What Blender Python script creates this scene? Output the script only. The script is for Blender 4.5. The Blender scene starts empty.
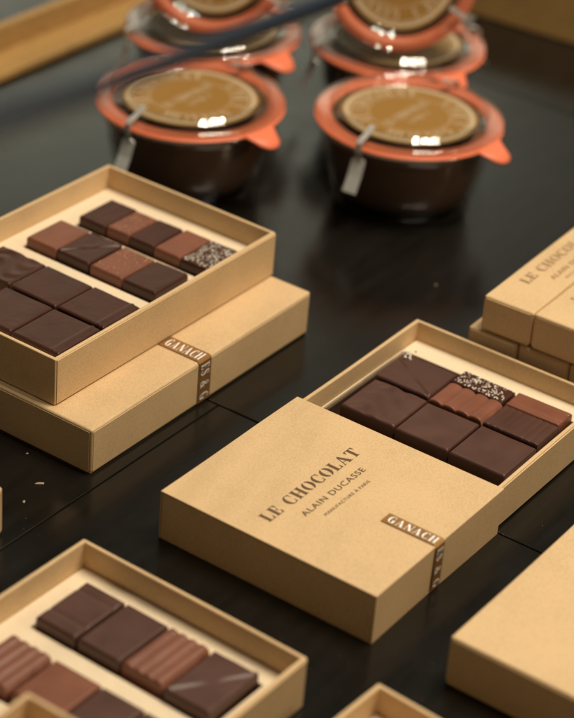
import bpy, bmesh, math, random
from mathutils import Vector, Matrix, noise
random.seed(7)
sc = bpy.context.scene
COL = sc.collection
R = math.radians

# ------------------------------------------------------------------ helpers
def link(name, bm, mat, parent=None, smooth=False, bevel=0, seg=2, sub=0):
    me = bpy.data.meshes.new(name)
    bm.normal_update()
    bm.to_mesh(me); bm.free()
    if smooth:
        for p in me.polygons: p.use_smooth = True
    o = bpy.data.objects.new(name, me); COL.objects.link(o)
    for m in (mat if isinstance(mat, (list, tuple)) else [mat]): me.materials.append(m)
    if parent: o.parent = parent
    if bevel:
        b = o.modifiers.new('bevel', 'BEVEL'); b.width = bevel; b.segments = seg
        b.limit_method = 'ANGLE'; b.angle_limit = R(40); b.harden_normals = False
    if sub:
        s = o.modifiers.new('sub', 'SUBSURF'); s.levels = sub; s.render_levels = sub
    return o
def tag(o, label=None, cat=None, group=None, kind=None):
    if label: o['label'] = label
    if cat: o['category'] = cat
    if group: o['group'] = group
    if kind: o['kind'] = kind
    return o
def empty(name, loc, rz=0):
    o = bpy.data.objects.new(name, None); COL.objects.link(o)
    o.location = loc; o.rotation_euler = (0, 0, rz); o.empty_display_size = .02
    return o
def abox(bm, x0, y0, z0, x1, y1, z1):
    v = [bm.verts.new(p) for p in ((x0,y0,z0),(x1,y0,z0),(x1,y1,z0),(x0,y1,z0),(x0,y0,z1),(x1,y0,z1),(x1,y1,z1),(x0,y1,z1))]
    for f in ((0,3,2,1),(4,5,6,7),(0,1,5,4),(1,2,6,5),(2,3,7,6),(3,0,4,7)):
        bm.faces.new([v[i] for i in f])
def tall(z): return z+.0065*min(1, max(0, z)/.04)
def lathe(bm, prof, n=96, closed=False):
    rings = []
    for r, z in prof:
        if r < 1e-6: rings.append([bm.verts.new((0,0,z))])
        else: rings.append([bm.verts.new((r*math.cos(2*math.pi*i/n), r*math.sin(2*math.pi*i/n), z)) for i in range(n)])
    m = len(rings)
    for k in range(m if closed else m-1):
        a, b = rings[k], rings[(k+1) % m]
        for i in range(n):
            j = (i+1) % n
            if len(a) == 1 and len(b) == 1: continue
            if len(a) == 1: bm.faces.new((a[0], b[j], b[i]))
            elif len(b) == 1: bm.faces.new((a[i], a[j], b[0]))
            else: bm.faces.new((a[i], a[j], b[j], b[i]))
    bmesh.ops.recalc_face_normals(bm, faces=bm.faces)

# ------------------------------------------------------------------ materials
def mat(name):
    m = bpy.data.materials.new(name); m.use_nodes = True
    nt = m.node_tree; b = nt.nodes['Principled BSDF']
    return m, nt, b
def nd(nt, t, **k):
    n = nt.nodes.new(t)
    for a, v in k.items():
        if a.startswith('_'): n.inputs[a[1:].replace('_', ' ')].default_value = v
        else: setattr(n, a, v)
    return n
def ramp(nt, pts):
    r = nt.nodes.new('ShaderNodeValToRGB'); e = r.color_ramp.elements
    while len(e) < len(pts): e.new(.5)
    for i, (p, c) in enumerate(pts):
        e[i].position = p; e[i].color = (*c, 1) if len(c) == 3 else c
    return r
def kraft(name, c, rough=.62, spec=.35, amt=.10, stretch=(1,1,1)):
    m, nt, b = mat(name)
    tc = nd(nt, 'ShaderNodeTexCoord')
    mp = nd(nt, 'ShaderNodeMapping'); mp.inputs['Scale'].default_value = stretch
    nt.links.new(tc.outputs['Object'], mp.inputs['Vector'])
    oi = nd(nt, 'ShaderNodeObjectInfo')
    n1 = nd(nt, 'ShaderNodeTexNoise', noise_dimensions='4D'); n1.inputs['Scale'].default_value = 3200; n1.inputs['Detail'].default_value = 3
    n2 = nd(nt, 'ShaderNodeTexNoise', noise_dimensions='4D'); n2.inputs['Scale'].default_value = 26; n2.inputs['Detail'].default_value = 5; n2.inputs['Roughness'].default_value=.6
    n3 = nd(nt, 'ShaderNodeTexNoise', noise_dimensions='4D'); n3.inputs['Scale'].default_value = 1500; n3.inputs['Detail'].default_value = 2
    w = nd(nt, 'ShaderNodeMath', operation='MULTIPLY'); w.inputs[1].default_value = 31
    nt.links.new(oi.outputs['Random'], w.inputs[0])
    for n in (n1, n2, n3):
        nt.links.new(mp.outputs[0], n.inputs['Vector']); nt.links.new(w.outputs[0], n.inputs['W'])
    a1 = nd(nt, 'ShaderNodeMath', operation='MULTIPLY_ADD'); a1.inputs[1].default_value = .55
    a2 = nd(nt, 'ShaderNodeMath', operation='MULTIPLY_ADD'); a2.inputs[1].default_value = .55
    nt.links.new(n1.outputs['Fac'], a1.inputs[0]); nt.links.new(n2.outputs['Fac'], a2.inputs[0])
    nt.links.new(a2.outputs[0], a1.inputs[2]); nt.links.new(n3.outputs['Fac'], a2.inputs[2])
    rp = ramp(nt, [(.75, tuple(x*(1-amt*1.6) for x in c)), (.98, c), (1.0, tuple(min(1, x*(1+amt)) for x in c))])
    sub = nd(nt, 'ShaderNodeMath', operation='MULTIPLY'); sub.inputs[1].default_value = .93
    nt.links.new(a1.outputs[0], sub.inputs[0]); nt.links.new(sub.outputs[0], rp.inputs[0])
    fm = nd(nt, 'ShaderNodeMapping'); fm.inputs['Scale'].default_value = (1, 3.2, 1.7); fm.inputs['Rotation'].default_value = (.3, .2, .7)
    nt.links.new(tc.outputs['Object'], fm.inputs['Vector'])
    fn = nd(nt, 'ShaderNodeTexNoise', noise_dimensions='4D'); fn.inputs['Scale'].default_value = 620; fn.inputs['Detail'].default_value = 1
    nt.links.new(fm.outputs[0], fn.inputs['Vector']); nt.links.new(w.outputs[0], fn.inputs['W'])
    fr_ = ramp(nt, [(.70, (1, 1, 1)), (.78, (.72, .66, .58))]); nt.links.new(fn.outputs['Fac'], fr_.inputs[0])
    mxf = nd(nt, 'ShaderNodeMix', data_type='RGBA', blend_type='MULTIPLY'); mxf.inputs['Factor'].default_value = 1
    nt.links.new(rp.outputs[0], mxf.inputs[6]); nt.links.new(fr_.outputs[0], mxf.inputs[7])
    nt.links.new(mxf.outputs[2], b.inputs['Base Color'])
    b.inputs['Roughness'].default_value = rough; b.inputs['Specular IOR Level'].default_value = spec
    bp = nd(nt, 'ShaderNodeBump'); bp.inputs['Strength'].default_value = .16; bp.inputs['Distance'].default_value = .00012
    nt.links.new(a1.outputs[0], bp.inputs['Height']); nt.links.new(bp.outputs[0], b.inputs['Normal'])
    return m
KRAFT = kraft('kraft_board', (.65, .453, .25), amt=.085)
KRAFT_IN = kraft('kraft_board_inner', (.65, .455, .20), rough=.5, amt=.06)
INSERT = kraft('cream_board', (.84, .69, .49), rough=.7, amt=.05)
RAILW = kraft('oak_wood', (.46, .27, .095), rough=.45, amt=.18, stretch=(.06, 1, 1))

def plain(name, c, rough, spec=.5, metal=0, bump=0, bscale=400, coat=0, var=0, vscale=60):
    m, nt, b = mat(name)
    b.inputs['Base Color'].default_value = (*c, 1); b.inputs['Roughness'].default_value = rough
    b.inputs['Specular IOR Level'].default_value = spec; b.inputs['Metallic'].default_value = metal
    b.inputs['Coat Weight'].default_value = coat
    tc = nd(nt, 'ShaderNodeTexCoord')
    if bump:
        n = nd(nt, 'ShaderNodeTexNoise'); n.inputs['Scale'].default_value = bscale; n.inputs['Detail'].default_value = 4
        nt.links.new(tc.outputs['Object'], n.inputs['Vector'])
        bp = nd(nt, 'ShaderNodeBump'); bp.inputs['Strength'].default_value = bump; bp.inputs['Distance'].default_value = .0005
        nt.links.new(n.outputs['Fac'], bp.inputs['Height']); nt.links.new(bp.outputs[0], b.inputs['Normal'])
    if var:
        oi = nd(nt, 'ShaderNodeObjectInfo')
        n = nd(nt, 'ShaderNodeTexNoise', noise_dimensions='4D'); n.inputs['Scale'].default_value = vscale; n.inputs['Detail'].default_value = 5
        w = nd(nt, 'ShaderNodeMath', operation='MULTIPLY'); w.inputs[1].default_value = 17
        nt.links.new(oi.outputs['Random'], w.inputs[0]); nt.links.new(w.outputs[0], n.inputs['W'])
        nt.links.new(tc.outputs['Object'], n.inputs['Vector'])
        rp = ramp(nt, [(.3, tuple(x*(1-var) for x in c)), (.7, tuple(x*(1+var) for x in c))])
        nt.links.new(n.outputs['Fac'], rp.inputs[0]); nt.links.new(rp.outputs[0], b.inputs['Base Color'])
        rr = nd(nt, 'ShaderNodeMapRange'); rr.inputs['To Min'].default_value = max(.05, rough-.1); rr.inputs['To Max'].default_value = rough+.12
        nt.links.new(n.outputs['Fac'], rr.inputs['Value']); nt.links.new(rr.outputs[0], b.inputs['Roughness'])
    return m
DARK = plain('dark_chocolate', (.084, .036, .026), .40, .40, bump=.10, bscale=350, var=.14)
DARKER = plain('bitter_chocolate', (.062, .023, .015), .36, .30, bump=.10, bscale=350, var=.14)
MILK = plain('milk_chocolate', (.205, .074, .042), .40, .40, bump=.12, bscale=350, var=.12)
NIB = plain('pale_nibs', (.78, .71, .62), .5)
NIBM = plain('milk_nibs', (.50, .28, .17), .5)
INK = plain('brown_ink', (.12, .064, .026), .5)
GOLD = plain('bronze_band', (.42, .21, .062), .40, .5, metal=.55, var=.10, vscale=90)
BRONZE_SIDE = GOLD
WHITE = plain('white_print', (.93, .91, .87), .5)
RUBBER = plain('orange_rubber', (.88, .205, .095), .45, .5)
FILL = plain('chocolate_spread', (.21, .105, .060), .5)
LABEL = plain('ochre_label', (.30, .155, .030), .55)
LABELC = plain('cream_print', (.58, .45, .29), .55)
STEEL = plain('steel_clip', (.88, .86, .82), .30, metal=.6)
RAILB = plain('navy_metal', (.010, .019, .036), .45, .4)
CRUMB = plain('crumb', (.36, .28, .18), .6)
def glass():
    m = bpy.data.materials.new('clear_glass'); m.use_nodes = True; nt = m.node_tree
    nt.nodes.remove(nt.nodes['Principled BSDF']); out = nt.nodes['Material Output']
    tr = nd(nt, 'ShaderNodeBsdfTransparent'); tr.inputs[0].default_value = (.965, .97, .955, 1)
    gl = nd(nt, 'ShaderNodeBsdfGlossy'); gl.inputs['Roughness'].default_value = .035; gl.inputs['Color'].default_value = (1, 1, 1, 1)
    lw = nd(nt, 'ShaderNodeLayerWeight'); lw.inputs['Blend'].default_value = .5
    pw = nd(nt, 'ShaderNodeMath', operation='POWER'); pw.inputs[1].default_value = 4.5; nt.links.new(lw.outputs['Facing'], pw.inputs[0])
    fr = nd(nt, 'ShaderNodeMath', operation='MULTIPLY_ADD'); fr.inputs[1].default_value = .85; fr.inputs[2].default_value = .09; nt.links.new(pw.outputs[0], fr.inputs[0])
    tc = nd(nt, 'ShaderNodeTexCoord'); n = nd(nt, 'ShaderNodeTexNoise'); n.inputs['Scale'].default_value = 28
    nt.links.new(tc.outputs['Object'], n.inputs['Vector'])
    bp = nd(nt, 'ShaderNodeBump'); bp.inputs['Strength'].default_value = .12; bp.inputs['Distance'].default_value = .002
    nt.links.new(n.outputs['Fac'], bp.inputs['Height']); nt.links.new(bp.outputs[0], gl.inputs['Normal']); nt.links.new(bp.outputs[0], lw.inputs['Normal'])
    mx = nd(nt, 'ShaderNodeMixShader'); nt.links.new(fr.outputs[0], mx.inputs[0]); nt.links.new(tr.outputs[0], mx.inputs[1]); nt.links.new(gl.outputs[0], mx.inputs[2])
    nt.links.new(mx.outputs[0], out.inputs['Surface'])
    return m
GLASS = glass()
def table_mat():
    m, nt, b = mat('black_laminate')
    tc = nd(nt, 'ShaderNodeTexCoord')
    n = nd(nt, 'ShaderNodeTexNoise'); n.inputs['Scale'].default_value = 14; n.inputs['Detail'].default_value = 6; n.inputs['Roughness'].default_value = .65
    f = nd(nt, 'ShaderNodeTexNoise'); f.inputs['Scale'].default_value = 700; f.inputs['Detail'].default_value = 2
    mp = nd(nt, 'ShaderNodeMapping'); mp.inputs['Rotation'].default_value = (0, 0, -.99); mp.inputs['Scale'].default_value = (.12, 1, 1)
    nt.links.new(tc.outputs['Object'], mp.inputs['Vector'])
    g = nd(nt, 'ShaderNodeTexNoise'); g.inputs['Scale'].default_value = 120; g.inputs['Detail'].default_value = 4
    nt.links.new(mp.outputs[0], g.inputs['Vector'])
    for x in (n, f): nt.links.new(tc.outputs['Object'], x.inputs['Vector'])
    rp = ramp(nt, [(.3, (.0062, .0056, .0046)), (.75, (.0120, .0105, .0085))])
    nt.links.new(g.outputs['Fac'], rp.inputs[0]); nt.links.new(rp.outputs[0], b.inputs['Base Color'])
    rr = nd(nt, 'ShaderNodeMapRange'); rr.inputs['From Min'].default_value = .3; rr.inputs['From Max'].default_value = .7
    rr.inputs['To Min'].default_value = .15; rr.inputs['To Max'].default_value = .25
    nt.links.new(n.outputs['Fac'], rr.inputs['Value']); nt.links.new(rr.outputs[0], b.inputs['Roughness'])
    b.inputs['Specular IOR Level'].default_value = .5
    bp = nd(nt, 'ShaderNodeBump'); bp.inputs['Strength'].default_value = .06; bp.inputs['Distance'].default_value = .0004
    nt.links.new(f.outputs['Fac'], bp.inputs['Height']); nt.links.new(bp.outputs[0], b.inputs['Normal'])
    return m
TABLE = table_mat()

# ------------------------------------------------------------------ lettering
# glyphs of a high-contrast stencil serif face, cap height 1, as lists of polygons
ST, HL, SF = .21, .055, .05
def rect(x0, y0, x1, y1): return [(x0,y0),(x1,y0),(x1,y1),(x0,y1)]
def arc_ring(cx, cy, ro, ri, ryo, ryi, a0, a1, n=18):
    out = []
    for i in range(n):
        t, u = R(a0+(a1-a0)*i/n), R(a0+(a1-a0)*(i+1)/n)
        out.append([(cx+ro*math.cos(t), cy+ryo*math.sin(t)), (cx+ro*math.cos(u), cy+ryo*math.sin(u)),
                    (cx+ri*math.cos(u), cy+ryi*math.sin(u)), (cx+ri*math.cos(t), cy+ryi*math.sin(t))])
    return out
def stroke(pts):
    out = []
    for (x0,y0,w0),(x1,y1,w1) in zip(pts, pts[1:]):
        dx, dy = x1-x0, y1-y0; l = math.hypot(dx, dy) or 1; nx, ny = -dy/l, dx/l
        out.append([(x0-nx*w0/2,y0-ny*w0/2),(x1-nx*w1/2,y1-ny*w1/2),(x1+nx*w1/2,y1+ny*w1/2),(x0+nx*w0/2,y0+ny*w0/2)])
    return out
def glyph(c):
    g = []; w = .7
    if c == 'L':
        g = [rect(.08,0,.08+ST,1), rect(0,0,.36,SF), rect(0,1-SF,.38,1), rect(.33,0,.62,HL), [(.62,0),(.62,.34),(.585,.34),(.50,HL),(.50,0)]]; w = .66
    elif c == 'E':
        g = [rect(.08,0,.08+ST,1), rect(0,0,.62,SF), rect(0,1-SF,.6,1), rect(.33,.475,.50,.525), rect(.48,.36,.515,.64),
             [(.62,0),(.62,.32),(.585,.32),(.5,SF),(.5,0)], [(.6,1),(.6,.7),(.565,.7),(.48,1-SF),(.48,1)]]; w = .68
    elif c == 'H':
        g = [rect(.07,0,.07+ST,1), rect(.56,0,.56+ST,1), rect(0,0,.35,SF), rect(0,1-SF,.35,1), rect(.49,0,.84,SF), rect(.49,1-SF,.84,1), rect(.31,.47,.53,.53)]; w = .86
    elif c == 'O':
        g = arc_ring(.40,.5,.40,.19,.52,.47,105,255)+arc_ring(.40,.5,.40,.19,.52,.47,-75,75); w = .82
    elif c == 'C':
        g = arc_ring(.40,.5,.40,.19,.52,.47,55,305)+[rect(.60,.66,.64,1.0), rect(.60,0,.64,.34)]; w = .72
    elif c == 'G':
        g = arc_ring(.40,.5,.40,.19,.52,.47,55,300)+[rect(.60,.66,.64,1.0), rect(.50,.0,.50+ST,.45), rect(.42,.42,.78,.47)]; w = .82
    elif c == 'A':
        g = stroke([(.34,1,.16),(.66,0,.24)])+stroke([(.32,.97,.05),(.09,0,.05)])+[rect(0,0,.22,SF), rect(.46,0,.86,SF), rect(.20,.28,.50,.33)]; w = .86
    elif c == 'T':
        g = [rect(.27,0,.27+ST,1), rect(.18,0,.57,SF), rect(0,1-SF,.75,1), [(0,1),(0,.7),(.035,.7),(.13,1-SF)], [(.75,1),(.75,.7),(.715,.7),(.62,1-SF)]]; w = .76
    elif c == 'N':
        g = [rect(.09,0,.14,1), rect(.70,0,.75,1), rect(0,0,.24,SF), rect(.60,1-SF,.86,1)]+stroke([(.14,.98,.2),(.68,.04,.22)]); w = .86
    elif c == 'S':
        pts = []
        for x, y, ww in ((.56,.74,.04),(.52,.90,.05),(.36,.98,.06),(.18,.92,.12),(.12,.76,.18),(.2,.62,.22),(.36,.5,.24),(.5,.36,.22),(.53,.22,.18),(.44,.07,.1),(.28,.01,.06),(.12,.1,.05),(.07,.28,.04)):
            pts.append((x,y,ww))
        g = stroke(pts)+[rect(.54,.7,.58,1), rect(.05,0,.09,.3)]; w = .64
    elif c == 'R':
        g = [rect(.08,0,.08+ST,1), rect(0,0,.36,SF), rect(0,1-SF,.4,1)]+arc_ring(.36,.74,.28,.1,.26,.21,-90,90)+stroke([(.4,.5,.1),(.66,0,.22)])+[rect(.6,0,.84,SF)]; w = .8
    elif c == 'P':
        g = [rect(.08,0,.08+ST,1), rect(0,0,.36,SF), rect(0,1-SF,.4,1)]+arc_ring(.36,.72,.3,.1,.28,.23,-90,90); w = .7
    elif c == '&':
        g = arc_ring(.36,.76,.2,.09,.25,.2,0,360,16)+arc_ring(.32,.26,.32,.13,.28,.22,60,330,16)+stroke([(.24,.66,.1),(.45,.34,.2),(.72,0,.12)])+stroke([(.55,.1,.05),(.72,.5,.05)]); w = .8
    elif c == ' ':
        w = .42
    return g, w
def text_width(s, track): return sum(glyph(c)[1]+track for c in s)-track
def letters(s, track, fn, length=None, stretch=1):
    """polygons of s, baseline at v=0 from u=0, mapped through fn(u, v)"""
    bm = bmesh.new(); u = 0; k = stretch
    zz = 0
    for c in s:
        g, w = glyph(c)
        for q, poly in enumerate(g):
            zz = (q % 7)*.0000035
            vs = [bm.verts.new(fn((u+x)*k, y, zz)) for x, y in poly]
            try: bm.faces.new(vs)
            except ValueError: pass
        u += w+track
    return bm
def font_text(s, size, ox, oy, oz, width=None, matl=None, parent=None, name='lettering', bold=0):
    cu = bpy.data.curves.new('t', 'FONT'); cu.body = s; cu.size = size; cu.space_character = 1.15; cu.offset = bold
    cu.resolution_u = 3
    to = bpy.data.objects.new('t', cu); COL.objects.link(to)
    bpy.context.view_layer.update()
    me = bpy.data.meshes.new_from_object(to)
    bpy.data.objects.remove(to)
    xs = [v.co.x for v in me.vertices]; x0, x1 = min(xs), max(xs)
    k = width/(x1-x0) if width else 1
    for v in me.vertices: v.co = ((v.co.x-x0)*k+ox, v.co.y+oy, oz)
    me.materials.clear(); me.materials.append(matl)
    o = bpy.data.objects.new(name, me); COL.objects.link(o); o.parent = parent
    return o

# ------------------------------------------------------------------ the table
CA, SA = math.cos(.9953), math.sin(.9953)
def tb(a, b, z=0):      # table axes -> world (a: away to the right, b: away to the left)
    return (.0551+a*CA-b*SA, .82+a*SA+b*CA, z)
bm = bmesh.new()
acuts = [-1.2, -.50, .1268, .6530, 1.35]
bcuts = [-.9, -.5600, .1930, .5900, 1.1]
g = .0005
for i in range(len(acuts)-1):
    bc = bcuts if i < 2 else [q for q in bcuts if abs(q-.193) > .001]
    for j in range(len(bc)-1):
        abox(bm, acuts[i]+g, bc[j]+g*.6, -.012, acuts[i+1]-g, bc[j+1]-g*.6, 0)
o = link('table_top', bm, TABLE, bevel=.0007, seg=2)
o.location = tb(0, 0); o.rotation_euler.z = .9953
tag(o, kind='structure')
bm = bmesh.new(); abox(bm, -1.2, -.9, -.03, 1.35, 1.1, -.0125)
o = link('table_underlay', bm, plain('underlay', (.01, .01, .01), .8)); o.location = tb(0, 0); o.rotation_euler.z = .9953
tag(o, kind='structure')

# ------------------------------------------------------------------ kraft boxes
def soft(bm_fn): pass
def warp(o, amt=.0004, sd=0):
    for v in o.data.vertices:
        n = noise.noise_vector(v.co*14+Vector((sd*3.1, sd, 0)))
        v.co += n*amt
def closed_box(name, x, y, rot, a, b, h, z, label, cat, group, band=None, logo=False, sd=0):
    t = empty(name, (x, y, z), rot); tag(t, label, cat, group)
    # lid: a shell that covers the base; the base shows as a 1 mm foot
    bm = bmesh.new(); abox(bm, 0, 0, .0012, a, b, h)
    bmesh.ops.subdivide_edges(bm, edges=bm.edges[:], cuts=5, use_grid_fill=True)
    lid = link('lid', bm, KRAFT, t, bevel=.0015, seg=4); warp(lid, .0003, sd)
    for p in lid.data.polygons: p.use_smooth = False
    bm = bmesh.new(); abox(bm, .0011, .0011, 0, a-.0011, b-.0011, .0016)
    link('base', bm, KRAFT_IN, t)
    bm = bmesh.new(); abox(bm, .0016, -.00028, .0018, a-.0016, .0006, h-.0017); abox(bm, -.00028, .0016, .0018, .0006, b-.0016, h-.0017)
    link('wrapped_side', bm, KRAFT, t, bevel=.00015)
    if band: add_band(t, h, *band)
    return t
def add_band(t, h, a0, a1, blen, txt_top, txt_side, side_b=0):
    e = .00055
    bm = bmesh.new()
    # one strip folded over the edge
    P = [(blen, h+e), (.0012, h+e), (.0004, h+e*.7), (-e, h-.0008), (-e*1.3, h*.5), (-e*1.2, .0014)]
    L0 = [bm.verts.new((a0, b_, z_)) for b_, z_ in P]; L1 = [bm.verts.new((a1, b_, z_)) for b_, z_ in P]
    for i in range(len(P)-1): bm.faces.new((L0[i], L0[i+1], L1[i+1], L1[i]))
    bmesh.ops.recalc_face_normals(bm, faces=bm.faces)
    s = link('paper_band', bm, GOLD, t)
    wd = a1-a0; cap = wd*.66; base = a0+wd*.17
    n = text_width(txt_top, .12); k = (blen-.004)/n
    bt = letters(txt_top, .12, lambda u, v, zz: (base+v*cap, blen-.0025-u*k, h+e+.00012+zz))
    link('lettering', bt, WHITE, s)
    n = text_width(txt_side, .14); k = (h-.005)/n
    bt = letters(txt_side, .14, lambda u, v, zz: (base+v*cap, -e*1.3-.00022-zz, h-.0022-u*k))
    link('lettering', bt, WHITE, s)
def print_logo(t, h, parent, sa=0, sb=0, sc_=1):
    n = text_width('LE CHOCOLAT', .10); L = .0865*sc_; k = L/n; z = h+.00045
    link('lettering', letters('LE CHOCOLAT', .10, lambda u, v, zz: (sa+.0155*sc_+u*k, sb+.0775*sc_+v*.0078*sc_, z+zz)), INK, parent)
    font_text('ALAIN DUCASSE', .0056*sc_, sa+.0322*sc_, sb+.0663*sc_, z, .0575*sc_, INK, parent, bold=.00004)
    font_text('MANUFACTURE À PARIS', .0030*sc_, sa+.0400*sc_, sb+.0583*sc_, z, .0420*sc_, INK, parent)

# closed box under the stacked tray
U = closed_box('chocolate_box', -.1037, .947, .9967, .2113, .134, .0298, 0,
    'closed kraft box with brown lettered band, under the stacked tray of fourteen chocolates', 'box', 'closed kraft boxes on the black table',
    band=(.0965, .1085, .0305, 'GANACH', 'ES & G'), sd=1)
# closed box lower right
closed_box('chocolate_box', .1922, .7293, .9946, .14, .12, .0298, 0,
    'plain blank closed kraft box in the lower right corner of the picture', 'box', 'closed kraft boxes on the black table', sd=2)
# sliver at left edge
ca, sa_ = math.cos(.98), math.sin(.98)
closed_box('chocolate_box', -.1429-.12*ca, .8863-.12*sa_, .98, .12, .10, .0298, 0,
    'closed kraft box just showing at the left edge of the picture, beside crumbs', 'box', 'closed kraft boxes on the black table', sd=3)

# upper right stack
def ua(a, b): r = 1.0184; return (.115+a*math.cos(r)-b*math.sin(r), 1.0862+a*math.sin(r)+b*math.cos(r))
names_low = ['leftmost lower kraft carton of the right stack, sticking out past those above',
             'second lower kraft carton from the left, under the two printed cartons',
             'third and farthest right lower kraft carton of the right stack']
for i, b1 in enumerate((.0073, -.0272, -.0617)):
    x, y = ua(.0006*i, b1-.0338)
    closed_box('slim_carton', x, y, 1.0184+(.006, -.004, .003)[i], .17, .0338, .0352, 0, names_low[i], 'carton', 'slim kraft cartons stacked at the right', sd=5+i)
up = ['upper left kraft carton of the right stack, printed with faded brown lettering',
      'upper kraft carton of the right stack, cut off by the right picture edge']
for i, b1 in enumerate((0, -.0345)):
    x, y = ua(0, b1-.0336)
    t = closed_box('slim_carton', x, y, 1.0184+(.004, -.003)[i], .17, .0336, .0236, .0362, up[i], 'carton', 'slim kraft cartons stacked at the right', sd=9+i)
    n = text_width('LE CHOCOLAT', .10); k = .088/n
    q = [c for c in t.children if c.name.startswith('lid')][0]
    FI = plain('faded_ink', (.46, .30, .15), .55)
    link('lettering', letters('LE CHOCOLAT', .10, lambda u, v, zz: (.030+u*k, .0195+v*.0068, .0236+.00045+zz)), FI, q)
    font_text('ALAIN DUCASSE', .0052, .046, .0100, .0236+.00045, .056, FI, q)
    font_text('MANUFACTURE À PARIS', .0028, .053, .0045, .0236+.00045, .042, FI, q)

# ------------------------------------------------------------------ trays
def tray(x, y, rot, a, b, h, z, label, wells, insz=.0145, a0=0, wall=.0024, group='open kraft trays', floor=.004, seed=0):
    t = empty('tray', (x, y, z), rot); tag(t, label, 'tray', group)
    bm = bmesh.new()
    # walls as one folded shell
    def ringv(x0, y0, x1, y1, zz, n=8):
        pts = []
        for k in range(n): pts.append((x0+(x1-x0)*k/n, y0, zz))
        for k in range(n): pts.append((x1, y0+(y1-y0)*k/n, zz))
        for k in range(n): pts.append((x1-(x1-x0)*k/n, y1, zz))
        for k in range(n): pts.append((x0, y1-(y1-y0)*k/n, zz))
        return [bm.verts.new(p) for p in pts]
    w = wall
    rs = [ringv(a0, 0, a, b, 0), ringv(a0, 0, a, b, h*.5), ringv(a0, 0, a, b, h), ringv(a0+w, w, a-w, b-w, h), ringv(a0+w, w, a-w, b-w, h*.5), ringv(a0+w, w, a-w, b-w, .0015)]
    n = len(rs[0])
    for r0, r1 in zip(rs, rs[1:]):
        for i in range(n):
            j = (i+1) % n; bm.faces.new((r0[i], r0[j], r1[j], r1[i]))
    bm.faces.new(list(reversed(rs[0]))); bm.faces.new(rs[-1])
    bmesh.ops.recalc_face_normals(bm, faces=bm.faces)
    o = link('tray_wall', bm, KRAFT, t, bevel=.0006, seg=2)
    for v in o.data.vertices:       # board bows a little
        nn = noise.noise_vector(v.co*11+Vector((seed, 0, seed)))
        v.co.x += nn.x*.0005; v.co.y += nn.y*.0005; v.co.z += nn.z*.0003
    # outer flap folded round the long side, a hair proud of the wall
    bm = bmesh.new(); abox(bm, a0+.0013, -.0006, .0006, a-.0008, .0004, h-.0009)
    link('outer_flap', bm, KRAFT, t, bevel=.0002)
    if wells:
        xs = sorted({a0+w+.0002, a-w-.0002} | {v for q in wells for v in (q[0], q[2])})
        ys = sorted({w+.0002, b-w-.0002} | {v for q in wells for v in (q[1], q[3])})
        bm = bmesh.new(); vm = {}
        def V(i, j, zz):
            if (i, j, zz) not in vm: vm[(i, j, zz)] = bm.verts.new((xs[i], ys[j], zz))
            return vm[(i, j, zz)]
        def inside(i, j):
            if i < 0 or j < 0 or i >= len(xs)-1 or j >= len(ys)-1: return True
            cx, cy = (xs[i]+xs[i+1])/2, (ys[j]+ys[j+1])/2
            return any(q[0] < cx < q[2] and q[1] < cy < q[3] for q in wells)
        for i in range(len(xs)-1):
            for j in range(len(ys)-1):
                if inside(i, j): continue
                bm.faces.new((V(i,j,insz), V(i+1,j,insz), V(i+1,j+1,insz), V(i,j+1,insz)))
                for di, dj, e in ((-1,0,((i,j),(i,j+1))), (1,0,((i+1,j),(i+1,j+1))), (0,-1,((i,j),(i+1,j))), (0,1,((i,j+1),(i+1,j+1)))):
                    if inside(i+di, j+dj):
                        bm.faces.new((V(*e[0],insz), V(*e[1],insz), V(*e[1],.0022), V(*e[0],.0022)))
        bmesh.ops.recalc_face_normals(bm, faces=bm.faces)
        o = link('insert', bm, INSERT, t, bevel=.0005, seg=2)
    return t
T = tray(-.1275, .9682, .9902, .2074, .1364, .030, .0303,
    'open kraft tray of dark and milk chocolates in three compartments, stacked on a closed box', 
    [(.0148, .0105, .0905, .1225), (.1062, .0140, .1410, .1195), (.1502, .0095, .1862, .1150)], seed=1)
LL = tray(-.0938, .5969, .9772, .2074, .1415, .030, 0,
    'open kraft tray of chocolates in the lower left foreground, cream card insert',
    [(.0148, .0125, .0905, .1270), (.1015, .0120, .1365, .1255), (.1510, .0140, .1925, .1265)], seed=2)
M = tray(.0551, .82, .9953, .2513, .1330, .0274, .0012,
    'open kraft tray of eight closely packed chocolates, half slid out of the printed sleeve',
    [(.130, .0067, .2325, .1295)], a0=.050, seed=3)
M.location = (.0551-.0027*math.sin(.9953), .82+.0027*math.cos(.9953), .0012)
r = .936
x0, y0 = .0566-.13*math.cos(r)+.13*math.sin(r), .7548-.13*math.sin(r)-.13*math.cos(r)
tray(x0, y0, r, .13, .13, .030, 0, 'open kraft tray at the bottom edge of the picture, only its far corner showing', [(.012, .012, .118, .118)], seed=4)
r = 1.0
x0, y0 = -.1002-.10*math.cos(r)+.10*math.sin(r), .692-.10*math.sin(r)-.10*math.cos(r)
tray(x0, y0, r, .10, .10, .030, .0303, 'blurred kraft tray corner at the lower left, lying across a tray of chocolates', [(.012, .012, .088, .088)], seed=5, insz=.010)

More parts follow.
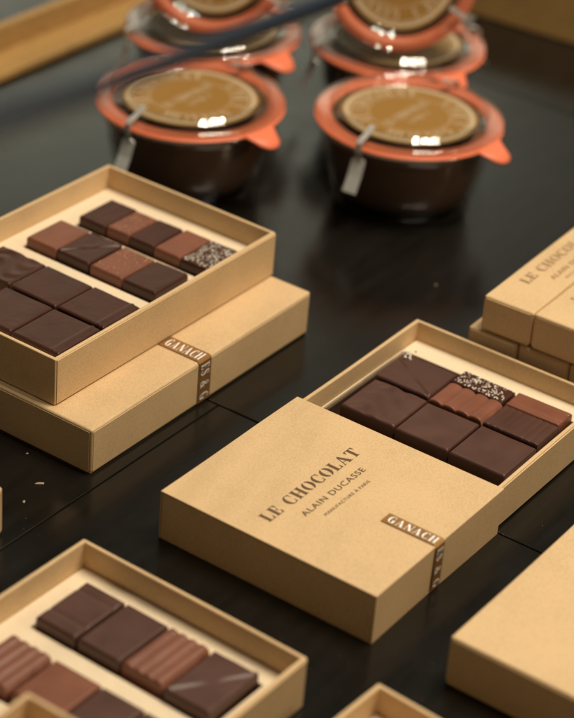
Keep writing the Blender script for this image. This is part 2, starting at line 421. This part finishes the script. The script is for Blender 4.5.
# sleeve round tray M
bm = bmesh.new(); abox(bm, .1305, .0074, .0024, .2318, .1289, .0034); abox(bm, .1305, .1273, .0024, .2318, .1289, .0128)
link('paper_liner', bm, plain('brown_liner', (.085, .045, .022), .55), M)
S = empty('sleeve', (.0551, .82, 0), .9953)
tag(S, 'printed kraft sleeve with brown logo and lettered band, half covering the middle tray', 'box sleeve')
bm = bmesh.new()
a, b, h, w = .1254, .1377, .0304, .0007
prof_o = [(0, 0), (b, 0), (b, h), (0, h)]; prof_i = [(w, w*.6), (b-w, w*.6), (b-w, h-.0009), (w, h-.0009)]
N = 6; ro = []; ri = []
for k in range(N+1):
    xx = a*k/N
    ro.append([bm.verts.new((xx, p[0], p[1])) for p in prof_o]); ri.append([bm.verts.new((xx, p[0], p[1])) for p in prof_i])
for k in range(N):
    for i in range(4):
        j = (i+1) % 4
        bm.faces.new((ro[k][i], ro[k][j], ro[k+1][j], ro[k+1][i])); bm.faces.new((ri[k][i], ri[k+1][i], ri[k+1][j], ri[k][j]))
for k in (0, N):
    for i in range(4):
        j = (i+1) % 4; bm.faces.new((ro[k][i], ro[k][j], ri[k][j], ri[k][i]))
bmesh.ops.recalc_face_normals(bm, faces=bm.faces)
so = link('sleeve_wall', bm, KRAFT, S, bevel=.0006, seg=3)
for v in so.data.vertices:
    nn = noise.noise_vector(v.co*13+Vector((9, 2, 1))); v.co.y += nn.y*.0005; v.co.z += nn.z*.0003 if v.co.z < .01 else 0
bm = bmesh.new(); abox(bm, .0004, w+.0001, w*.6+.0001, .0014, b-w-.0001, h-.0014)
link('end_panel', bm, KRAFT, S, bevel=.0003)
print_logo(S, h-.0003, so)
add_band(S, h, .0552, .0640, .0342, 'GANACH', 'ES & G')

# ------------------------------------------------------------------ chocolates
def chocolate(tr, a0, b0, a1, b1, top, m, style, label, name='chocolate', group=None, seed=0, tilt=0, thick=.013):
    """block with softened, slightly uneven edges; a/b are the tray's own axes"""
    rng = random.Random(seed*77+3)
    ga, gb = a1-a0, b1-b0
    n = 52 if style in ('ridge', 'lines') else 32
    bm = bmesh.new(); grid = []
    ins = .0007
    def top_h(u, v):
        z = 0
        d = min(u*ga, (1-u)*ga, v*gb, (1-v)*gb)
        r_ = .0008
        if d < r_: z -= r_-math.sqrt(max(0, r_*r_-(r_-d)**2))
        if style == 'ridge':       # rounded bars across
            z += .0016*abs(math.sin(math.pi*(v*4)))**.55 - .0012
        elif style == 'lines':
            z -= .00028*max(0, math.sin(v*math.pi*16))**2
        elif style == 'linesa':
            z -= .0005*math.exp(-((u-.25)/.03)**2)+.0005*math.exp(-((u-.8)/.03)**2)
        elif style == 'diag':
            z += .0010*math.exp(-((u+v-1.02)/.03)**2)-.0004*math.exp(-((u+v-.93)/.03)**2)
        elif style == 'diag2':
            z += .0011*math.exp(-((u-v*.95-.02)/.035)**2)
        elif style == 'crease':
            z -= .0008*math.exp(-((u-.75*v)/.022)**2)-.0003*math.exp(-((u-.75*v-.06)/.03)**2)
        elif style == 'wave':
            z += .0005*math.sin(u*17+3.0*math.sin(v*7))*math.sin(math.pi*v)
        elif style == 'border':
            z += .0007*math.exp(-((v-.14)/.03)**2)
        elif style == 'rough':
            z += .0004*noise.noise(Vector((u*9, v*9, seed*5)))
        z += .00013*noise.noise(Vector((u*3+seed, v*3, 0)))+.00006*noise.noise(Vector((u*11+seed, v*11, 2)))
        return z
    for i in range(n+1):
        row = []
        for j in range(n+1):
            s = lambda t: .5-.5*math.cos(math.pi*t) if False else (t if 0 < t < 1 else t)
            # cluster samples near the edges
            q = lambda t: (.5+ .5*math.copysign(abs(2*t-1)**.72, 2*t-1))
            u, v = q(i/n), q(j/n)
            row.append(bm.verts.new((a0+u*ga, b0+v*gb, top+top_h(u, v))))
        grid.append(row)
    for i in range(n):
        for j in range(n): bm.faces.new((grid[i][j], grid[i+1][j], grid[i+1][j+1], grid[i][j+1]))
    edge = [grid[i][0] for i in range(n)]+[grid[n][j] for j in range(n)]+[grid[n-i][n] for i in range(n)]+[grid[0][n-j] for j in range(n)]
    prev = edge; cx, cy = (a0+a1)/2, (b0+b1)/2
    for k, dz in enumerate((.002, .005, thick)):
        out = .0003*(k+1)/3
        nxt = [bm.verts.new((v.co.x+math.copysign(min(out, abs(v.co.x-cx)), v.co.x-cx), v.co.y+math.copysign(min(out, abs(v.co.y-cy)), v.co.y-cy), top-dz)) for v in edge]
        for i in range(len(edge)):
            j = (i+1) % len(edge); bm.faces.new((prev[i], nxt[i], nxt[j], prev[j]))
        prev = nxt
    bm.faces.new(prev)
    bmesh.ops.recalc_face_normals(bm, faces=bm.faces)
    # move the origin to the block's base centre, turn it a little in its well
    ctr = Vector((cx, cy, top-thick))
    for v in bm.verts: v.co -= ctr
    o = link(name, bm, m, None, smooth=True)
    mw = Matrix.Translation(tr.location) @ Matrix.Rotation(tr.rotation_euler.z, 4, 'Z')
    o.location = mw @ ctr
    o.rotation_euler = (R(rng.uniform(-.5, .5)), R(rng.uniform(-.5, .5)), tr.rotation_euler.z+R(rng.uniform(-.9, .9)+tilt))
    tag(o, label, 'chocolate', group)
    if style in ('nibs', 'speck'):
        bm = bmesh.new(); cnt = int(ga*gb*3.7e5) if style == 'nibs' else 90
        for _ in range(cnt):
            px, py = rng.uniform(-.47, .47)*ga, rng.uniform(-.47, .47)*gb
            if noise.noise(Vector((px*160, py*160, seed))) < (-.30 if style == 'nibs' else -.3): continue
            sz = rng.uniform(.00025, .0006) if style == 'nibs' else rng.uniform(.0002, .00045)
            ico = bmesh.ops.create_icosphere(bm, subdivisions=1, radius=sz)
            rot = Matrix.Rotation(rng.uniform(0, 6.28), 3, 'Z') @ Matrix.Diagonal((rng.uniform(.8, 1.7), 1, .55))
            for v in ico['verts']:
                v.co = rot @ (v.co*rng.uniform(.75, 1.2)); v.co += Vector((px, py, thick+sz*.12))
        link('nib_topping', bm, NIB if style == 'nibs' else NIBM, o)
    return o
tt = .0215
gT, gM, gL = 'chocolates in the stacked tray', 'chocolates in the middle tray', 'chocolates in the lower left tray'
# tray T
for i, (q, m, st, lb) in enumerate([
    ((.0165,.0122,.0535,.0475), DARKER, 'border', 'large dark square with a raised line, nearest the front corner of the stacked tray'),
    ((.0565,.0122,.0892,.0475), DARKER, 'border', 'large dark square touching the right wall, second row of the stacked tray'),
    ((.0165,.0490,.0535,.0850), DARKER, 'plain', 'large plain dark square cut by the left picture edge, front row, stacked tray'),
    ((.0562,.0490,.0892,.0848), DARKER, 'plain', 'large plain dark square in the middle of the second row of the stacked tray'),
    ((.0570,.0862,.0896,.1212), DARKER, 'wave', 'large dark square with a wavy top, at the picture edge in the stacked tray'),
    ((.1078,.0162,.1398,.0403), DARKER, 'plain', 'smooth dark chocolate at the right end of four in the stacked tray'),
    ((.1080,.0420,.1398,.0662), MILK, 'speck', 'milk chocolate with pale flecks, beside the diagonal one in the row of four'),
    ((.1085,.0685,.1402,.0932), DARKER, 'diag', 'dark chocolate with a raised diagonal line in the stacked tray'),
    ((.1082,.0945,.1400,.1180), MILK, 'plain', 'smooth milk chocolate at the left end of four in the stacked tray'),
    ((.1520,.0108,.1845,.0316), DARKER, 'nibs', 'dark chocolate crusted with white sugar grains, right end of the far compartment'),
    ((.1525,.0330,.1845,.0525), MILK, 'plain', 'smooth milk chocolate beside the sugar crusted one in the far compartment'),
    ((.1530,.0542,.1830,.0730), DARKER, 'lines', 'dark chocolate between two milk ones, middle of the far compartment'),
    ((.1530,.0740,.1825,.0912), MILK, 'speck', 'milk chocolate with a grainy top, second from the left in the far compartment'),
    ((.1520,.0922,.1835,.1130), DARKER, 'lines', 'dark chocolate with fine grooves, left end of the far compartment')]):
    chocolate(T, *q, tt, m, st, lb, group=gT, seed=i+1)
for i, (q, m, st, lb) in enumerate([
    ((.1485,.0100,.1846,.0462), DARK, 'plain', 'large plain dark square at the right end of the row beside the sleeve'),
    ((.1487,.0477,.1842,.0826), DARK, 'plain', 'large plain dark square in the middle of the row beside the sleeve'),
    ((.1485,.0841,.1855,.1203), DARK, 'wave', 'large dark square with a wavy top, left end of the row beside the sleeve'),
    ((.1893,.0862,.2225,.1232), DARK, 'crease', 'large dark square with a diagonal crease, far left of the middle tray'),
    ((.1884,.0491,.2130,.0850), MILK, 'ridge', 'milk chocolate bar with four rounded ridges, in front of the grain topped one'),
    ((.2140,.0500,.2295,.0852), DARKER, 'nibs', 'narrow dark chocolate covered in white grains, behind the ridged milk bar'),
    ((.1882,.0112,.2134,.0474), DARK, 'lines', 'dark chocolate with fine lines beside the right wall of the middle tray'),
    ((.2146,.0124,.2310,.0482), MILK, 'linesa', 'narrow milk chocolate at the far right of the middle tray')]):
    q = (q[0], q[1]-.0009, q[2], q[3]-.0009)
    chocolate(M, *q, tt-.0012, m, st, lb, group=gM, seed=i+31)
for i, (q, m, st, lb) in enumerate([
    ((.1525,.0160,.1910,.0425), DARK, 'diag', 'dark chocolate with a pale raised diagonal, right end of the lower left tray'),
    ((.1540,.0455,.1902,.0700), MILK, 'ridge', 'ridged milk chocolate between two dark ones, far row of the lower left tray'),
    ((.1530,.0715,.1902,.0970), DARK, 'plain', 'smooth dark chocolate second from the left, far row of the lower left tray'),
    ((.1525,.0990,.1900,.1238), DARK, 'linesa', 'dark chocolate with two faint grooves, left end of far row, lower left tray'),
    ((.1035,.0980,.1350,.1235), MILK, 'ridge', 'ridged milk chocolate at the left picture edge, near row of the lower left tray'),
    ((.1040,.0665,.1350,.0945), MILK, 'plain', 'smooth milk chocolate beside the blurred tray corner, near row of the lower left tray'),
    ((.1040,.0400,.1350,.0648), DARK, 'plain', 'smooth dark chocolate at the bottom picture edge, near row of the lower left tray'),
    ((.1040,.0135,.1350,.0385), DARK, 'plain', 'dark chocolate barely showing at the bottom picture edge, beside the smooth dark one')]):
    chocolate(LL, *q, tt, m, st, lb, group=gL, seed=i+61)
# pale flake behind the diagonal chocolate
bm = bmesh.new(); rng = random.Random(4)
for _ in range(26):
    ico = bmesh.ops.create_icosphere(bm, subdivisions=1, radius=rng.uniform(.0004, .001))
    d = Vector((rng.gauss(0, .0022), rng.gauss(0, .0022), rng.uniform(0, .0012)))
    for v in ico['verts']: v.co = v.co*rng.uniform(.7, 1.2)+d
o = link('chocolate_crumbs', bm, NIB)
mw = Matrix.Translation(M.location) @ Matrix.Rotation(.9953, 4, 'Z'); o.location = mw @ Vector((.2205, .1200, tt-.0010))
tag(o, 'little heap of pale crumbs on the far corner of the middle tray filling', 'crumbs')

# ------------------------------------------------------------------ jars
def jar(x, y, label, clip, tab, z=0, s=1, axis=None, clipl=1, flipped=False, textrot=.99):
    t = empty('glass_jar', (x, y, z), 0); tag(t, label, 'jar', 'clip top glass jars of chocolate spread')
    t.scale = (s, s, s)
    if axis is not None: t.rotation_euler = Vector(axis).to_track_quat('Z', 'Y').to_euler()
    bm = bmesh.new()
    lathe(bm, [(r_, tall(z_)) for r_, z_ in [(0, .0035), (.040, .0035), (.0460, .006), (.0500, .015), (.0545, .028), (.0562, .040), (.0570, .0475), (.0560, .0530), (.0655, .0530), (.0660, .0510), (.0650, .0488), (.0605, .0472),
               (.0592, .0440), (.0588, .040), (.0572, .028), (.0532, .014), (.0500, .0050), (.0485, .0006), (.042, 0), (.036, .0012), (0, .0014)]])
    link('glass_body', bm, GLASS, t, smooth=True)
    bm = bmesh.new()
    lathe(bm, [(r_, tall(z_)) for r_, z_ in [(0, .0042), (.0395, .0042), (.0455, .0066), (.0494, .015), (.0539, .028), (.0556, .040), (.0562, .0455), (.0500, .0462), (.030, .0458), (0, .0460)]])
    link('chocolate_spread', bm, FILL, t, smooth=True)
    # orange rubber ring with its pull tab
    bm = bmesh.new(); n = 120; rows = []
    for i in range(n):
        th = 2*math.pi*i/n
        d = (math.degrees(th)-tab+180) % 360-180
        ext = 0; drop = 0
        hw = 10.5
        if abs(d) < hw: ext = .0155*math.sqrt(max(0, 1-(abs(d)/hw)**2.4)); drop = 1
        ro_ = .0668
        ring = []
        for (rr, zz) in ((.0548, .0533), (.0548, .0553), (ro_-.0006, .0554), (ro_, .0550)):
            ring.append((rr, zz))
        for k in (.33, .66, 1):
            ring.append((ro_+ext*k, .0550-.0062*drop*k*k*(ext/.0155)))
        for k in (1, .66, .33):
            ring.append((ro_+ext*k-.0001, .0536-.0062*drop*k*k*(ext/.0155)))
        ring.append((ro_, .0536))
        # keep the tab parallel sided rather than fanning out
        row = []
        for (rr, zz) in ring:
            a_ = th
            if rr > ro_+1e-5: a_ = R(tab)+math.asin(max(-1, min(1, ro_*math.sin(R(d))/rr)))
            row.append(bm.verts.new((rr*math.cos(a_), rr*math.sin(a_), tall(zz))))
        rows.append(row)
    m_ = len(rows[0])
    for i in range(n):
        for k in range(m_):
            bm.faces.new((rows[i][k], rows[(i+1)%n][k], rows[(i+1)%n][(k+1)%m_], rows[i][(k+1)%m_]))
    bmesh.ops.recalc_face_normals(bm, faces=bm.faces)
    link('rubber_ring', bm, RUBBER, t, smooth=True)
    # glass lid with its raised ridge
    bm = bmesh.new()
    lathe(bm, [(r_, tall(z_)) for r_, z_ in [(0, .0566), (.0488, .0565), (.0500, .0580), (.0508, .0630), (.0520, .0648), (.0535, .0646), (.0552, .0612), (.0580, .0600), (.0640, .0596), (.0664, .0588), (.0668, .0575), (.0660, .0560),
               (.0600, .0558), (.0545, .0556), (.0525, .0530), (.0500, .0520), (0, .0522)]])
    gl = link('glass_lid', bm, GLASS, t, smooth=True)
    # round label with a ring of lettering
    bm = bmesh.new(); lathe(bm, [(r_, tall(z_)) for r_, z_ in [(0, .05700), (.0484, .05700), (.0486, .0568)]], closed=False)
    lab = link('round_label', bm, LABEL, t)
    bm = bmesh.new()
    for r0, r1 in ((.0432, .0462), (.0410, .0419), (.0288, .0294)):
        for i in range(96):
            a_, b_ = 2*math.pi*i/96, 2*math.pi*(i+1)/96
            vs = [bm.verts.new((r_*math.cos(q), r_*math.sin(q), tall(.05712))) for r_, q in ((r0, a_), (r1, a_), (r1, b_), (r0, b_))]
            bm.faces.new(vs)
    # letters round the ring
    def ringtext(s_, r_, cap, a_start, a_end):
        n_ = text_width(s_, .16); u = 0
        for c in s_:
            g_, w_ = glyph(c)
            for q_, poly in enumerate(g_):
                vs = []
                for px, py in poly:
                    f = (u+px)/n_; ang = R(a_start+(a_end-a_start)*f); rr = r_+py*cap
                    vs.append(bm.verts.new((rr*math.cos(ang), rr*math.sin(ang), tall(.05716)+(q_ % 5)*.00001)))
                try: bm.faces.new(vs)
                except ValueError: pass
            u += w_+.16
    tr0 = math.degrees(textrot)
    ringtext('LE CHOCOLAT', .0312, .0088, tr0+155, tr0+25)
    ringtext('A PARIS', .0312, .0088, tr0-10, tr0-75)
    ringtext('GANACHE', .0312, .0088, tr0-95, tr0-175)
    cr_, sr_ = math.cos(textrot), math.sin(textrot)
    for (s_, off, cap, half) in (('LE CHOCOLAT', -.001, .0075, .026), ('ALAIN', -.0105, .0055, .012)):
        if s_ == 'ALAIN': s_ = 'A PARIS'
        n_ = text_width(s_, .12); u = 0
        for c in s_:
            g_, w_ = glyph(c)
            for q_, poly in enumerate(g_):
                vs = []
                for px, py in poly:
                    X = ((u+px)/n_-.5)*2*half; Y = off+py*cap
                    vs.append(bm.verts.new((X*cr_-Y*sr_, X*sr_+Y*cr_, tall(.05717)+(q_ % 5)*.00001)))
                try: bm.faces.new(vs)
                except ValueError: pass
            u += w_+.12
    link('lettering', bm, LABELC, lab)
    # two spring clips
    for ang, ln in ((clip, clipl), (clip+180, .35)):
        P = [(.0508, .0650), (.0516, .0660), (.0525, .0664), (.0550, .0655), (.0600, .0625), (.0668, .0608), (.0692, .0590), (.0694, .0530), (.0685, .0480), (.0672, .0470), (.0676, .0455), (.0715, .0400-.004*ln), (.0770, .0370-.010*ln)]
        th_ = .0005
        bm = bmesh.new(); c_, s__ = math.cos(R(ang)), math.sin(R(ang)); prev = None
        for k, (rr, zz) in enumerate(P):
            nx = P[min(k+1, len(P)-1)][0]-P[max(k-1, 0)][0]; nz = P[min(k+1, len(P)-1)][1]-P[max(k-1, 0)][1]; l = math.hypot(nx, nz)
            ox, oz = -nz/l*th_, nx/l*th_
            hw = .0022 if k < len(P)-4 else (.0040 if k == len(P)-4 else .0052)
            cur = []
            for sy, q in ((-hw, 0), (hw, 0), (hw, 1), (-hw, 1)):
                r1, z1 = rr+ox*q, tall(zz)+oz*q
                cur.append(bm.verts.new((r1*c_-sy*s__, r1*s__+sy*c_, z1)))
            if prev:
                for i in range(4):
                    bm.faces.new((prev[i], prev[(i+1)%4], cur[(i+1)%4], cur[i]))
            else: bm.faces.new(cur)
            prev = cur
        bm.faces.new(list(reversed(prev)))
        bmesh.ops.recalc_face_normals(bm, faces=bm.faces)
        link('spring_clip', bm, STEEL, t)
    return t
jar(.0706, 1.3305, 'clip top jar standing front right, orange rubber tab pointing right', 240, -34)
jar(-.0834, 1.3275, 'clip top jar standing front left, bright clip, dark rail crossing its lid', 237, -40)
jar(.0625, 1.4645, 'clip top jar standing behind the front right one, a smaller jar lying on its lid', 205, -55)
jar(-.0775, 1.4615, 'clip top jar standing behind the front left one, a smaller jar lying on its lid', 205, -42)
def lying(x, y, z, lab, lean, tab, clip):
    s = .85
    ax = Vector((lean, -math.cos(R(17)), math.sin(R(17)))).normalized()
    top = Vector((x, y+.057*.292, z+.057*.956))
    base = top-ax*.0650*s
    t = jar(base.x, base.y, lab, clip, tab, z=base.z, s=s, axis=ax, textrot=.1)
lying(.0588, 1.4165, .0737, 'smaller jar lying on its side on the back right jar, lid facing front', .02, 40, 150)
lying(-.078, 1.4165, .0737, 'smaller jar lying on its side on the back left jar, lid facing front', -.02, 30, 150)

# ------------------------------------------------------------------ surround and foreground rail
t = empty('wooden_ledge', (-.2395, 1.4626, 0), R(56.9)); tag(t, 'pale wooden ledge with a low back lip along the upper left of the table', 'ledge')
bm = bmesh.new(); abox(bm, -.35, .0, 0, .55, .0325, .006); link('ledge_board', bm, RAILW, t, bevel=.001)
bm = bmesh.new(); abox(bm, -.35, .0325, 0, .55, .0400, .026); link('back_lip', bm, RAILW, t, bevel=.001)
t = empty('wooden_rail', (.2188, 1.6428, 0), R(180-30)); tag(t, 'brown wooden rail behind the jars at the upper right corner', 'rail')
bm = bmesh.new(); abox(bm, -.35, -.030, 0, .20, 0, .044); link('rail_board', bm, RAILW, t, bevel=.0015)
bm = bmesh.new(); abox(bm, -.35, -.026, .0443, .20, -.004, .052); link('rail_cap', bm, RAILW, t, bevel=.001)
# dark rail close to the lens (edge of the display case)
pts = [(-0.0798, 0.4072, 0.4624), (-0.0746, 0.456, 0.4451), (-0.0595, 0.5634, 0.4091), (-0.0409, 0.6897, 0.369), (0.0028, 0.8381, 0.3329), (0.0469, 0.9474, 0.3141)]
p0, p1 = Vector(pts[0]), Vector(pts[-1]); d = (p1-p0)
p0 -= d*.3; p1 += d*.2
bm = bmesh.new(); n = 14; prev = None; up_ = Vector((0, 0, 1)); side = d.normalized().cross(up_).normalized(); up2 = side.cross(d.normalized())
mid = [Vector(p) for p in pts]
path = [p0]+mid+[p1]
for p in path:
    cur = [bm.verts.new(p+side*(.0026*math.cos(2*math.pi*i/n))+up2*(.0040*math.sin(2*math.pi*i/n))) for i in range(n)]
    if prev:
        for i in range(n): bm.faces.new((prev[i], prev[(i+1)%n], cur[(i+1)%n], cur[i]))
    else: bm.faces.new(cur)
    prev = cur
bm.faces.new(list(reversed(prev)))
bmesh.ops.recalc_face_normals(bm, faces=bm.faces)
o = link('display_rail', bm, RAILB, None, smooth=True); tag(o, 'dark navy rail out of focus, slanting across the upper left in front of the jars', 'rail')

# crumbs on the table
def crumb(x, y, sz, lab, el=1, rz=0):
    bm = bmesh.new(); bmesh.ops.create_icosphere(bm, subdivisions=2, radius=sz)
    for v in bm.verts: v.co += noise.noise_vector(v.co*900+Vector((x*50, 0, 0)))*sz*.4; v.co.x *= el; v.co.z *= .5
    o = link('crumb', bm, CRUMB); o.location = (x, y, sz*.45); o.rotation_euler.z = rz
    tag(o, lab, 'crumb', 'crumbs on the black table')
crumb(.0943, 1.2012, .0008, 'lone pale crumb on bare table below the right jar')
crumb(-.1416, .9624, .0008, 'pale crumb just in front of the closed box at left')
crumb(-.1301, .9344, .0009, 'thin flat pale sliver among the crumbs at the left', 2.8, .2)
crumb(-.1367+.0005, .9161, .0007, 'pale crumb nearest the viewer at the left edge', 1.6, 1.5)

bm = bmesh.new(); rng = random.Random(11)
for _ in range(420):
    px, py, sz = rng.uniform(-.25, .3), rng.uniform(.68, 1.5), rng.uniform(.00008, .00022)
    ico = bmesh.ops.create_icosphere(bm, subdivisions=1, radius=sz)
    for v in ico['verts']: v.co += Vector((px, py, sz*.6))
tag(link('table_dust', bm, CRUMB), 'fine pale dust specks scattered over the black table', kind='stuff')

# ------------------------------------------------------------------ light
w = bpy.data.worlds.new('World'); sc.world = w; w.use_nodes = True
nt = w.node_tree; bg = nt.nodes['Background']
tc = nd(nt, 'ShaderNodeTexCoord'); sp = nd(nt, 'ShaderNodeSeparateXYZ'); nt.links.new(tc.outputs['Generated'], sp.inputs[0])
rp = ramp(nt, [(0, (.03, .025, .018)), (.12, (.20, .17, .12)), (.34, (.76, .76, .62)), (.46, (.50, .50, .40)), (.58, (.03, .027, .022)), (1, (.03, .027, .022))])
nt.links.new(sp.outputs['Z'], rp.inputs[0])
mp = nd(nt, 'ShaderNodeMapping'); mp.inputs['Scale'].default_value = (7, 7, 1.2); nt.links.new(tc.outputs['Generated'], mp.inputs['Vector'])
nz = nd(nt, 'ShaderNodeTexNoise'); nz.inputs['Scale'].default_value = 1.0; nz.inputs['Detail'].default_value = 1.5
nt.links.new(mp.outputs[0], nz.inputs['Vector'])
r2 = ramp(nt, [(.38, (.16, .16, .16)), (.62, (1.5, 1.48, 1.42))]); nt.links.new(nz.outputs['Fac'], r2.inputs[0])
mx = nd(nt, 'ShaderNodeMix', data_type='RGBA', blend_type='MULTIPLY'); mx.inputs['Factor'].default_value = 1
nt.links.new(rp.outputs[0], mx.inputs[6]); nt.links.new(r2.outputs[0], mx.inputs[7])
nt.links.new(mx.outputs[2], bg.inputs['Color']); bg.inputs['Strength'].default_value = 1.0
ry = nd(nt, 'ShaderNodeMapRange'); ry.inputs['From Min'].default_value = -.2; ry.inputs['From Max'].default_value = .6; ry.inputs['To Min'].default_value = .25; ry.inputs['To Max'].default_value = 1.1
nt.links.new(sp.outputs['Y'], ry.inputs['Value']); nt.links.new(ry.outputs[0], bg.inputs['Strength'])
def area(name, loc, tgt, size, power, col, shape='DISK', sy=None):
    l = bpy.data.lights.new(name, 'AREA'); l.shape = shape; l.size = size; l.energy = power; l.color = col
    if sy: l.size_y = sy
    o = bpy.data.objects.new(name, l); COL.objects.link(o); o.location = loc
    o.rotation_euler = (Vector(tgt)-Vector(loc)).to_track_quat('-Z', 'Y').to_euler()
    return o
WARM = (1, .88, .69)
for i in range(3):
    for j in range(3):
        area('ceiling_lamp', (.52+(i-1)*.24, 1.0+(j-1)*.24+(i-1)*.05, 1.7), (.02, 1.0, 0), .07, 3.6, WARM)
for dx, dy in ((-.07, 0), (.07, 0), (-.07, .13), (.07, .13)):
    area('ceiling_spot', (.28+dx, 1.75+dy, 2.1), (0, 1.2, 0), .03, 1.3, (1, .92, .80))
area('side_fill', (1.5, .5, 1.0), (0, 1, 0), .3, 5, (1, .78, .50))  # added fill light, tinted warm to turn the box sides golden

# ------------------------------------------------------------------ camera
F, PITCH, ROLL, H = 2063.03, .5448916, .0878844, .660932
cp, spn = math.cos(PITCH), math.sin(PITCH)
fw = Vector((0, cp, -spn)); up = Vector((0, spn, cp)); rt = Vector((1, 0, 0))
cr, sr = math.cos(ROLL), math.sin(ROLL)
x_ = rt*cr+up*sr; y_ = -rt*sr+up*cr
cam = bpy.data.cameras.new('camera'); co = bpy.data.objects.new('camera', cam); COL.objects.link(co); sc.camera = co
mt = Matrix((x_, y_, -fw)).transposed().to_4x4(); mt.translation = (0, 0, H); co.matrix_world = mt
cam.sensor_fit = 'VERTICAL'; cam.sensor_height = 24; cam.sensor_width = 24*574/718
cam.lens = F/718*24; cam.clip_start = .02; cam.clip_end = 50
cam.dof.use_dof = True; cam.dof.focus_distance = 1.155; cam.dof.aperture_fstop = cam.lens/18.5
cam.dof.aperture_blades = 0
sc.view_settings.view_transform = 'Standard'; sc.view_settings.look = 'None'; sc.view_settings.exposure = 0; sc.view_settings.gamma = 1
sc.cycles.max_bounces = 12; sc.cycles.transmission_bounces = 10; sc.cycles.glossy_bounces = 6
sc.cycles.caustics_reflective = False; sc.cycles.caustics_refractive = False
sc.cycles.sample_clamp_indirect = 4
sc.cycles.use_denoising = True
